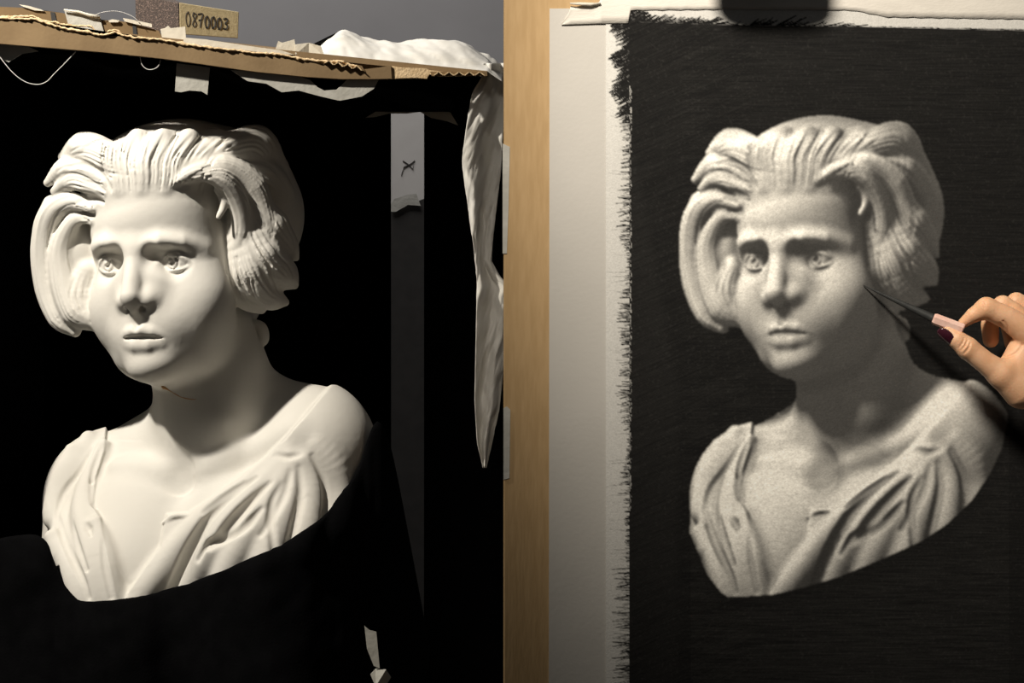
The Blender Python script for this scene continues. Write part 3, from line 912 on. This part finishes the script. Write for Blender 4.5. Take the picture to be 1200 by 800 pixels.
tape = [(658, 29), (672, 4), (705, 2), (800, 1), (1000, 2), (1320, 4), (1320, 34), (1200, 33), (1000, 30), (850, 28), (740, 26.5), (700, 27.5)]
TAPE_LONG = material('translucent drafting tape', (.54, .51, .455), .6, (.59, .56, .50), 40, bump=.12, bscale=260, stretch=(1, 1, 3))
tape_y = YB - .0022
xs_ = np.r_[np.linspace(658, 669, 12), np.linspace(672, 736, 20), np.linspace(739, 1320, 80)]
lo_ = np.interp(xs_, [658, 700, 737, 738.5, 850, 1000, 1040, 1320], [29, 27.5, 27.2, 12, 11, 12, 20, 24]) + np.where(xs_ > 738, .5 * np.sin(xs_ * .31), 0)
hi2_ = np.interp(xs_, [658, 666, 669, 674, 705, 1320], [28, 15, 7, 8, 2, -8])
hi2_ = np.where(xs_ > 705, -8, hi2_)
G = np.array([[at(x, h + (l - h) * t, tape_y + .0006 * math.sin(t * 3.1) * (x < 700)) for x, l, h in zip(xs_, lo_, hi2_)] for t in np.linspace(1, 0, 5)])
tag(link('top_tape', grid_mesh('top_tape', G, -.0003), TAPE_LONG),
    'long white tape strip holding the top edge of the drawing', 'tape')
tag(link('tape_curl', tube_mesh('tape_curl', [at(668, 4, YB - .005), at(680, 4.5, YB - .0052), at(692, 5, YB - .0048), at(704, 4, YB - .004)], [.0006, .0012, .0013, .0006], 8), TAPE), 'curled end of white tape at the upper left corner of the grey paper', 'tape')

# clip added out of view on the board top to cast shade on the tape
CLIPM = material('black metal clip', (.02, .02, .02), .4, spec=.5)
clip_o = thing('shadow_clip', 'unseen black clip added on the top edge of the drawing board to shade its tape', 'clip', at(915, -30, YB))
xa, xb = .128, .206; zt_ = CAM_Z + (400 + 26) * YB / F_PX
bm = bmesh.new(); add_box(bm, (xa, YB - .010, zt_ + .001), (xb, YB + .022, zt_ + .006)); link('spine', done(bm, 'spine', bevel=.001), CLIPM, clip_o)
bm = bmesh.new()
pad = [(xa + (xb - xa) * (.5 + .5 * math.copysign(abs(math.cos(t)) ** .6, math.cos(t))), zt_ + .012 + .020 * math.copysign(abs(math.sin(t)) ** .6, math.sin(t))) for t in np.linspace(0, 2 * math.pi, 32, endpoint=False)]  # rounded outline shaped for the soft dark blob it casts
add_slab(bm, [(x, YB - .052, z) for x, z in pad], [(x, YB - .046, z) for x, z in pad]); link('shadow_pad', done(bm, 'shadow_pad'), CLIPM, clip_o)
bm = bmesh.new(); add_box(bm, (xa + .025, YB - .048, zt_ + .001), (xb - .025, YB - .008, zt_ + .005)); link('arm', done(bm, 'arm', bevel=.0008), CLIPM, clip_o)
bm = bmesh.new(); add_box(bm, (xa, YB - .010, zt_ - .002), (xb, YB - .0035, zt_ + .002)); link('jaw', done(bm, 'jaw'), CLIPM, clip_o)
bm = bmesh.new(); add_box(bm, (xa, YB + .0135, zt_ - .012), (xb, YB + .022, zt_ + .002)); link('jaw', done(bm, 'jaw'), CLIPM, clip_o)
# ------------------------------------------------------------------ the charcoal drawing: pigment laid on the front of a paper sheet
DX0, DX1, DY0, DY1 = 710, 1215, -2, 812          # the sheet runs on past the frame
STEP = 1.0
gx = np.arange(DX0, DX1 + .1, STEP); gy = np.arange(DY0, DY1 + .1, STEP)
GX, GY = np.meshgrid(gx, gy)
H, W = GX.shape
dr = np.random.default_rng(5)


def blur(a, n):
    for _ in range(n):
        p = np.pad(a, 1, mode='edge'); a = (p[:-2, 1:-1] + 2 * p[1:-1, 1:-1] + p[2:, 1:-1]) / 4
        p = np.pad(a, 1, mode='edge'); a = (p[1:-1, :-2] + 2 * p[1:-1, 1:-1] + p[1:-1, 2:]) / 4
    return a


def stroke_on(img, p, q, wd, val, soft=.7):
    """One stroke of charcoal: darkens img (max) along p-q."""
    x0, x1 = sorted((p[0], q[0])); y0, y1 = sorted((p[1], q[1]))
    i0 = max(0, int((y0 - wd - 2 - DY0) / STEP)); i1 = min(H, int((y1 + wd + 3 - DY0) / STEP))
    j0 = max(0, int((x0 - wd - 2 - DX0) / STEP)); j1 = min(W, int((x1 + wd + 3 - DX0) / STEP))
    if i1 <= i0 or j1 <= j0: return
    X, Y = GX[i0:i1, j0:j1], GY[i0:i1, j0:j1]
    dx, dy = q[0] - p[0], q[1] - p[1]; L = dx * dx + dy * dy + 1e-9
    t = np.clip(((X - p[0]) * dx + (Y - p[1]) * dy) / L, 0, 1)
    d = np.hypot(X - p[0] - t * dx, Y - p[1] - t * dy)
    a = np.clip((wd * (1 - .5 * t) - d) / soft + .5, 0, 1) * val
    img[i0:i1, j0:j1] = np.maximum(img[i0:i1, j0:j1], a)


# what the artist sees, copied onto the sheet: light and shade of the bust drawn as charcoal tone
SXD, SYD = .965, .993
bx = (GX - 945) / SXD + 190; by = (GY - 137) / SYD + 140
cloth_edge = np.array([(50, 632), (58, 652), (70, 680), (86, 700), (95, 706), (120, 705), (150, 703), (190, 694), (230, 682), (280, 662), (330, 640), (362, 619), (390, 593), (412, 562), (427, 532), (434, 500), (436, 470)], float)
clip = np.vstack([cloth_edge, [(436, 100), (20, 100), (20, 632)]])
near = (bx > 36) & (bx < 440) & (by > 134) & (by < 712)
hitp = np.zeros((H, W, 3), np.float32); mask = np.zeros((H, W), bool)
ii, jj = np.nonzero(near)
for c0 in range(0, len(ii), 20000):
    a, b = ii[c0:c0 + 20000], jj[c0:c0 + 20000]
    p, ok = CLAY.hit(bx[a, b], by[a, b])
    hitp[a, b] = p; mask[a, b] = ok
inside = poly_dist(clip, bx, by) < 0
mask &= inside
ii, jj = np.nonzero(mask); P = hitp[ii, jj]


def field(Q):
    g = (Q - CLAY.lo) / CLAY.vox
    i = np.clip(g.astype(int), 0, CLAY.n - 2); f = np.clip(g - i, 0, 1)
    o = 0
    for a in (0, 1):
        for b in (0, 1):
            for c in (0, 1):
                o = o + CLAY.f[i[:, 0] + a, i[:, 1] + b, i[:, 2] + c] * (f[:, 0] if a else 1 - f[:, 0]) * (f[:, 1] if b else 1 - f[:, 1]) * (f[:, 2] if c else 1 - f[:, 2])
    return o


e_ = 1.8
Nn = np.stack([field(P + np.eye(3)[k] * e_) - field(P - np.eye(3)[k] * e_) for k in range(3)], 1)
Nn /= np.linalg.norm(Nn, axis=1, keepdims=True) + 1e-6
LAMP_U = np.array([-995., -1000., -684.])         # the studio lamp, in clay units
Lv = LAMP_U - P; Lv = Lv / np.linalg.norm(Lv, axis=1, keepdims=True)
ndl = np.clip((Nn * Lv).sum(1), 0, 1)
vis = np.ones(len(P))
t = np.full(len(P), 4.0)
for _ in range(46):
    f = field(P + Nn * 2.5 + Lv * t[:, None])
    vis = np.minimum(vis, np.clip(.5 + f * 9 / t, 0, 1)); t += 4.5
occ = np.zeros(len(P))
for s_ in (4, 9, 16, 26):
    occ += np.clip(s_ - field(P + Nn * s_), 0, s_) / s_ / 4
shelf = np.clip((by[ii, jj] - 143 - 14 * ((bx[ii, jj] - 190) / 150) ** 2) / 22, 0, 1)
lit = ndl * vis * (.25 + .75 * shelf)
tone_v = (.17 + .80 * lit ** .85 + .10 * np.clip(-Nn[:, 1], 0, 1)) * (1 - .75 * occ)
tone = np.zeros((H, W)); tone[ii, jj] = tone_v
m = blur(mask.astype(float), 1)
tone = blur(tone, 2) / np.maximum(blur(mask.astype(float), 2), .05)
tone = np.clip(tone, 0.03, 1)

# coverage of charcoal on the sheet
black = np.zeros((H, W))
top = np.interp(GX, [710, 740, 860, 1000, 1215], [26, 25, 29, 31, 36])
black = np.clip((GX - 737.5) / 1.0 + .5, 0, 1) * np.clip((GY - top) / 1.4 + .5, 0, 1)
for _ in range(520):                              # loose strokes at the upper left corner
    y = dr.uniform(22, 140); x = dr.uniform(721, 742) + 5 * math.sin(y * .17) + max(0, (y - 120) * .5)
    l = dr.uniform(10, 30); a = dr.uniform(-.65, -.3)
    stroke_on(black, (x + l, y + l * math.sin(a)), (x - dr.uniform(0, 6), y + 3), dr.uniform(.8, 1.9), dr.uniform(.75, 1))
for _ in range(150):                              # along the top
    x = dr.uniform(738, 830); 
    l = dr.uniform(10, 26); stroke_on(black, (x, 30), (x + l, 30 - dr.uniform(2, 13) * (1 if x < 770 else .8)), dr.uniform(.8, 1.7), dr.uniform(.6, 1))
for _ in range(90):
    x = dr.uniform(830, 1000); l = dr.uniform(10, 26); stroke_on(black, (x, 32), (x + l, 31 - dr.uniform(1, 13) * max(.15, 1 - abs(x - 905) / 100)), dr.uniform(.7, 1.5), dr.uniform(.6, 1))
for _ in range(60):
    x = dr.uniform(1000, 1210); stroke_on(black, (x, 35), (x + dr.uniform(12, 40), 31 + (x - 1000) * .02), .7, dr.uniform(.4, .9))
for _ in range(700):                              # short ticks down the left edge
    y = dr.uniform(130, 820); k_ = .5 + .5 * math.sin(y * .045) * math.sin(y * .013 + 1)
    if 580 < y < 660: k_ *= .25
    if y > 665: k_ = 1.1
    l = dr.uniform(3, 7 + 15 * k_); a = dr.uniform(-.25, .7)
    stroke_on(black, (742, y), (740 - l * math.cos(a), y + l * math.sin(a) * .6), dr.uniform(.5, 1.3), dr.uniform(.45, .95))
for _ in range(40):
    y = dr.uniform(60, 800); stroke_on(black, (735, y), (735 - dr.uniform(8, 26), y + dr.uniform(-3, 3)), .5, dr.uniform(.15, .45))
# tooth of the paper breaks the loose strokes
tooth = dr.random((H, W)); tooth = blur(tooth, 1); tooth = (tooth - tooth.mean()) / tooth.std()
loose = (GX < 738) | (GY < top)
black = np.where(loose, np.clip(black * 1.15 - .10 * np.clip(tooth, -1, 2) * np.clip(black * 4, 0, 1), 0, 1), np.clip(black - .006 * np.clip(tooth - 1.2, 0, 2), 0, 1))
# pale gap along the ruled left edge
for _ in range(260):
    y = dr.uniform(100, 600); x = 738 + dr.uniform(0, 2.5)
    i = int((y - DY0)); j = int(x - DX0); black[i:i + dr.integers(1, 5), j] *= dr.uniform(.45, .8)

# tones of the dark ground: hatched, a little lighter low down, a soft wedge at the left
hat = dr.random((H, W))
h1 = np.zeros((H, W))
for k in range(-14, 15):
    h1 += np.roll(np.roll(hat, k, 1), -int(round(k * .45)), 0)
h2 = sum(np.roll(hat, k, 1) for k in range(-16, 17))
h1 = (h1 - h1.mean()) / h1.std(); h2 = (h2 - h2.mean()) / h2.std()
wdg = np.clip((800 - (740 + (GY - 130) * .22)) * 0 + 1, 0, 1)
ground = .0065 + .0018 * h1 * (GX < 880) + .0016 * h2 * (GX >= 800) + .0012 * np.clip(tooth, 0, 2)
ground += .003 * np.clip((738 + 62 * np.clip((GY - 120) / 330, 0, 1) - GX) / 12, 0, 1) * np.clip((GY - 140) / 60, 0, 1)   # lighter wedge by the ruled edge
ce = np.interp(bx, cloth_edge[:, 0], cloth_edge[:, 1], left=2000, right=2000)
ground += np.clip((by - ce) / 30, 0, 1) * (.003 + .0012 * h2)
ground = np.clip(ground, .004, 1)
# the drawn figure
hi_ = np.percentile(tone_v, 93); print('TONE', np.percentile(tone_v, [5, 25, 50, 75, 93, 99]))
tone = tone / hi_
fig = .026 + .82 * np.clip(tone, 0, 1.04) ** 2.0
hh = np.roll(h1, 3, 0) * .5 + h2 * .3
fig = fig * (1 + .03 * tooth + .045 * hh)
# chalk on the lights
fig += .05 * np.clip((tone - .72) / .2, 0, 1) * (1 + .5 * tooth)
warm = np.clip((tone - .25) / .5, 0, 1)[..., None]
fig_c = fig[..., None] * ((1 - warm) * np.array([1.03, 1.0, .93]) + warm * np.array([1.0, .97, .88]))
ground_c = ground[..., None] * np.array([1.04, 1.0, .92])
m = blur(m, 1)[..., None]
ink = ground_c * (1 - m) + fig_c * m
paper = np.array([.56, .55, .515]) * (1 + .012 * tooth[..., None])
# rubbed grey on the margin
rub = .10 * np.clip(1 - (738 - GX) / 20, 0, 1)[..., None]
col = paper * (1 - rub) * (1 - black[..., None]) + ink * black[..., None]
col = np.where((m > .02) & (GX[..., None] > 738), ink, col)
col = np.clip(col, .004, 1)

yb = YB - .0016
sk = yb / F_PX
Vx = (GX - 600) * sk; Vz = CAM_Z + (400 - GY) * sk
V = np.stack([Vx, np.full_like(Vx, yb), Vz], -1).reshape(-1, 3)
idx = np.arange(H * W).reshape(H, W)
Fq = np.stack([idx[:-1, :-1], idx[1:, :-1], idx[1:, 1:], idx[:-1, 1:]], -1).reshape(-1, 4)
rim = np.r_[idx[0, :], idx[1:, -1], idx[-1, -2::-1], idx[-2:0:-1, 0]]; n0 = H * W
Vb = V[rim] + np.array([0, .0007, 0])
k = np.arange(len(rim)); k2 = np.roll(k, -1)
Fr = np.stack([rim, rim[k2], n0 + k2, n0 + k], 1)
me = mesh_from('drawing', np.vstack([V, Vb]), np.vstack([Fq, Fr]), smooth=False)
ca = me.color_attributes.new('pigment', 'FLOAT_COLOR', 'POINT')
C4 = np.ones((n0 + len(rim), 4), np.float32); C4[:n0, :3] = col.reshape(-1, 3); C4[n0:, :3] = paper.reshape(-1, 3)[rim]
ca.data.foreach_set('color', C4.ravel())
PM = bpy.data.materials.new('charcoal on paper'); PM.use_nodes = True
N_ = PM.node_tree.nodes; L_ = PM.node_tree.links; bs = N_['Principled BSDF']
at_ = N_.new('ShaderNodeAttribute'); at_.attribute_name = 'pigment'
nz = N_.new('ShaderNodeTexNoise'); nz.inputs['Scale'].default_value = 900; nz.inputs['Detail'].default_value = 3
mr = N_.new('ShaderNodeMapRange'); mr.inputs['From Min'].default_value = .3; mr.inputs['From Max'].default_value = .7; mr.inputs['To Min'].default_value = .92; mr.inputs['To Max'].default_value = 1.08
mx = N_.new('ShaderNodeVectorMath'); mx.operation = 'SCALE'
tc = N_.new('ShaderNodeTexCoord')
L_.new(tc.outputs['Object'], nz.inputs['Vector']); L_.new(nz.outputs['Fac'], mr.inputs['Value']); L_.new(mr.outputs['Result'], mx.inputs['Scale'])
L_.new(at_.outputs['Color'], mx.inputs[0]); L_.new(mx.outputs['Vector'], bs.inputs['Base Color'])
bp = N_.new('ShaderNodeBump'); bp.inputs['Strength'].default_value = .2; bp.inputs['Distance'].default_value = .001
L_.new(nz.outputs['Fac'], bp.inputs['Height']); L_.new(bp.outputs['Normal'], bs.inputs['Normal'])
bs.inputs['Roughness'].default_value = .9; bs.inputs['Specular IOR Level'].default_value = .2
tag(link('drawing', me, PM), 'charcoal drawing of the bust on white paper with a solid black ground', 'drawing')
# ------------------------------------------------------------------ the hand and the charcoal pencil
HAND_D = 1.345
HVOX = .8


def hand_world(p):
    s = HAND_D / F_PX
    return np.stack([p[:, 0] * s, HAND_D + p[:, 2] * s, CAM_Z - p[:, 1] * s], 1)


HC = Clay((1088 - 600, 330 - 400, -55), (1345 - 600, 640 - 400, 68), HVOX)


def finger(pts, rad, k=5, op='add'):
    HC.tube([px(*p) for p in pts], rad, op, k)


# palm, heel of the hand and wrist
HC.ell(px(1232, 425, 12), (48, 56, 24), k=8)
HC.ell(px(1205, 440, 4), (30, 36, 22), k=12)
finger([(1240, 440, 14), (1275, 500, 18), (1330, 585, 22)], [38, 36, 40], k=20)
# thumb
finger([(1196, 458, -6), (1174, 439, -10)], [20, 16], k=14)
finger([(1174, 439, -10), (1154, 424, -12), (1134, 408, -12)], [16, 13.0, 12.6], k=5)
finger([(1134, 408, -12), (1122, 398, -11), (1111, 389, -8)], [12.4, 11.2, 8.2], k=4)
# web between thumb and index
finger([(1186, 432, 2), (1200, 408, 4)], [13, 15], k=16)
# index
finger([(1208, 392, -4), (1180, 372, -6), (1156, 361, -6)], [17, 13.5, 12.3], k=4)
finger([(1156, 361, -6), (1141, 369, -3), (1129, 378, 2)], [11.8, 9.2, 6.0], k=5)
# middle, ring, little finger folded behind
finger([(1216, 392, 12), (1188, 366, 16), (1175, 358, 20)], [15, 12, 11.5], k=3)
finger([(1175, 358, 20), (1160, 380, 28), (1161, 398, 26)], [11, 10.5, 9.4], k=4)
finger([(1230, 390, 26), (1205, 362, 32), (1191, 354, 36)], [14, 11.5, 11.5], k=3)
finger([(1191, 354, 36), (1182, 380, 44), (1186, 402, 40)], [10.5, 10, 9], k=3)
finger([(1244, 390, 38), (1222, 364, 42), (1210, 355, 46)], [12, 10, 10], k=3)
finger([(1210, 355, 46), (1204, 380, 50), (1208, 400, 46)], [9.5, 9, 8], k=3)
# creases and knuckles
HC.stroke([(1126, 410), (1131, 405), (1134, 398)], [.6, 1.0, .5], k=2, step=2)
HC.stroke([(1129, 415), (1135, 408), (1137, 401)], [.6, 1.0, .5], k=2, step=2)
HC.stroke([(1123, 408), (1128, 402), (1130, 396)], [.4, .7, .4], k=2, step=2)
HC.stroke([(1172, 378), (1176, 384), (1178, 392)], [.6, 1.0, .5], k=2, step=2)
HC.stroke([(1176, 376), (1181, 384), (1182, 394)], [.6, 1.0, .5], k=2, step=2)
HC.stroke([(1150, 352), (1153, 356), (1154, 361)], [.4, .7, .4], k=2, step=2)
HC.stroke([(1166, 414), (1178, 418), (1190, 414), (1198, 404)], [.5, 1.0, .9, .5], k=3, step=3)
SKIN = material('warm skin', (.66, .37, .205), .5, (.72, .43, .26), 90, bump=.15, bscale=900, sss=.25, spec=.4)
hand = thing('person', 'person reaching in from the right edge, only a hand visible, pinching a charcoal pencil', 'person', hand_world(np.array([px(1320, 560, 20)]))[0])
hand.location.z = 0
link('hand', HC.mesh('hand', hand_world, 1), SKIN, hand)
# dark varnished thumb nail, set on the back of the thumb tip
NAIL = material('dark burgundy nail varnish', (.030, .006, .012), .15, (.045, .010, .018), 200, spec=.6)
bm = bmesh.new()
ax = Vector(((1110 - 1128), -(388 - 404), 0)).normalized()           # along the thumb, X and Z of the world
axw = Vector((ax.x, .15, ax.y)).normalized()
nrm = Vector((-.55, -.80, -.42)); nrm = (nrm - axw * nrm.dot(axw)).normalized()
sid = axw.cross(nrm)
cen = Vector(hand_world(np.array([px(1112.5, 393.5, -11)]))[0])
s_ = HAND_D / F_PX
rows_ = []
for i in range(15):
    u = -1 + 2 * i / 14
    ww = 7.2 * math.sqrt(max(1 - abs(u) ** 2.6, 0.02))
    row = []
    for j in range(11):
        v = -1 + 2 * j / 10
        p = cen + (axw * (u * 12.0 + 2.5) + sid * (v * ww) + nrm * (8.0 - 2.6 * v * v * (ww / 7.2) ** 2 - 1.2 * u * u)) * s_
        row.append(bm.verts.new(p))
    rows_.append(row)
for a, b in zip(rows_[:-1], rows_[1:]):
    for j in range(10): bm.faces.new((a[j], a[j + 1], b[j + 1], b[j]))
ext = bmesh.ops.extrude_face_region(bm, geom=list(bm.faces))
for v in [g for g in ext['geom'] if isinstance(g, bmesh.types.BMVert)]: v.co -= nrm * s_ * 2.2
nail = link('thumb_nail', done(bm, 'thumb_nail', True), NAIL, hand)
nail['label'] = 'dark burgundy varnished thumb nail'

# pencil: a long sharpened black core and a short rose gold six-sided barrel
tip = at(1011.5, 334, YB - .0024)
grip = Vector(hand_world(np.array([px(1096, 374, -4)]))[0]); endp = Vector(hand_world(np.array([px(1128, 386, -12)]))[0])
pencil = thing('pencil', 'black charcoal pencil with long sharpened point and rose gold barrel, held between thumb and index', 'pencil', grip)
LEAD = material('charcoal core', (.018, .019, .019), .6, (.026, .027, .026), 200, spec=.25)
ROSE = material('rose gold foil', (.86, .52, .42), .38, (.92, .66, .56), 90, metal=.25, bump=.15, bscale=260)
path = [tip.lerp(grip, t) for t in np.linspace(0, 1, 24)]
rad = [.00025 + .0027 * min(1, t / .95) ** .9 for t in np.linspace(0, 1, 24)]
link('charcoal_core', tube_mesh('charcoal_core', path, rad, 14), LEAD, pencil)
dirn = (endp - grip).normalized()
a = dirn.cross(Vector((0, 1, 0))).normalized(); b = dirn.cross(a)
bm = bmesh.new(); rr = []
for t, r_ in ((-.0015, .0036), (0, .0042), (1, .0042), (1.03, .0038)):
    c_ = grip.lerp(endp, t) if t >= 0 else grip + dirn * t
    rr.append([bm.verts.new(c_ + (a * math.cos(math.pi / 3 * k + .3) + b * math.sin(math.pi / 3 * k + .3)) * r_) for k in range(6)])
for p, q in zip(rr[:-1], rr[1:]):
    for k in range(6): bm.faces.new((p[k], p[(k + 1) % 6], q[(k + 1) % 6], q[k]))
bm.faces.new(rr[0]); bm.faces.new(rr[-1])
link('barrel', done(bm, 'barrel'), ROSE, pencil)
# ------------------------------------------------------------------ lamps, camera, view
def spot(name, loc, target, power, size, cone, blend=.6, col=(1, .86, .68)):
    l = bpy.data.lights.new(name, 'SPOT'); l.energy = power; l.shadow_soft_size = size; l.spot_size = math.radians(cone); l.spot_blend = blend; l.color = col
    o = bpy.data.objects.new(name, l); COL.objects.link(o); o.location = loc
    o.rotation_euler = (Vector(target) - Vector(loc)).to_track_quat('-Z', 'Y').to_euler()
    return o


k = 1.80 / F_PX
spot('bust_lamp', (-.80, 1.25, CAM_Z + .80), (-.27, 1.76, CAM_Z + .0), 74, .024, 50, .5, (1, .925, .81))
spot('easel_lamp', (-.10, .82, CAM_Z + .60), (.25, YB, CAM_Z + .16), 47, .065, 54, .9, (1, .91, .79))
a_ = bpy.data.lights.new('wall_fill', 'AREA'); a_.energy = 30; a_.size = .8; a_.color = (1, .97, .95)  # added fill light, brightens the back wall and the grey board
o_ = bpy.data.objects.new('wall_fill', a_); COL.objects.link(o_); o_.location = (-.6, 2.2, 2.3); o_.rotation_euler = (Vector((-.7, 3.4, .9)) - Vector(o_.location)).to_track_quat('-Z', 'Y').to_euler()
wd = bpy.data.worlds.new('room light'); SC.world = wd; wd.use_nodes = True
bg = wd.node_tree.nodes['Background']; bg.inputs[0].default_value = (1.0, .98, .96, 1); bg.inputs[1].default_value = .038
cam = bpy.data.cameras.new('camera'); co = bpy.data.objects.new('camera', cam); COL.objects.link(co)
cam.sensor_width = 36; cam.lens = F_PX / 1200 * 36; cam.clip_start = .02
co.location = (0, 0, CAM_Z); co.rotation_euler = (math.pi / 2, 0, 0)
SC.camera = co
SC.view_settings.view_transform = 'Standard'; SC.view_settings.look = 'None'; SC.view_settings.exposure = 0; SC.view_settings.gamma = 1
SC.view_settings.use_curve_mapping = False
SC.cycles.use_denoising = True
SC.cycles.max_bounces = 6
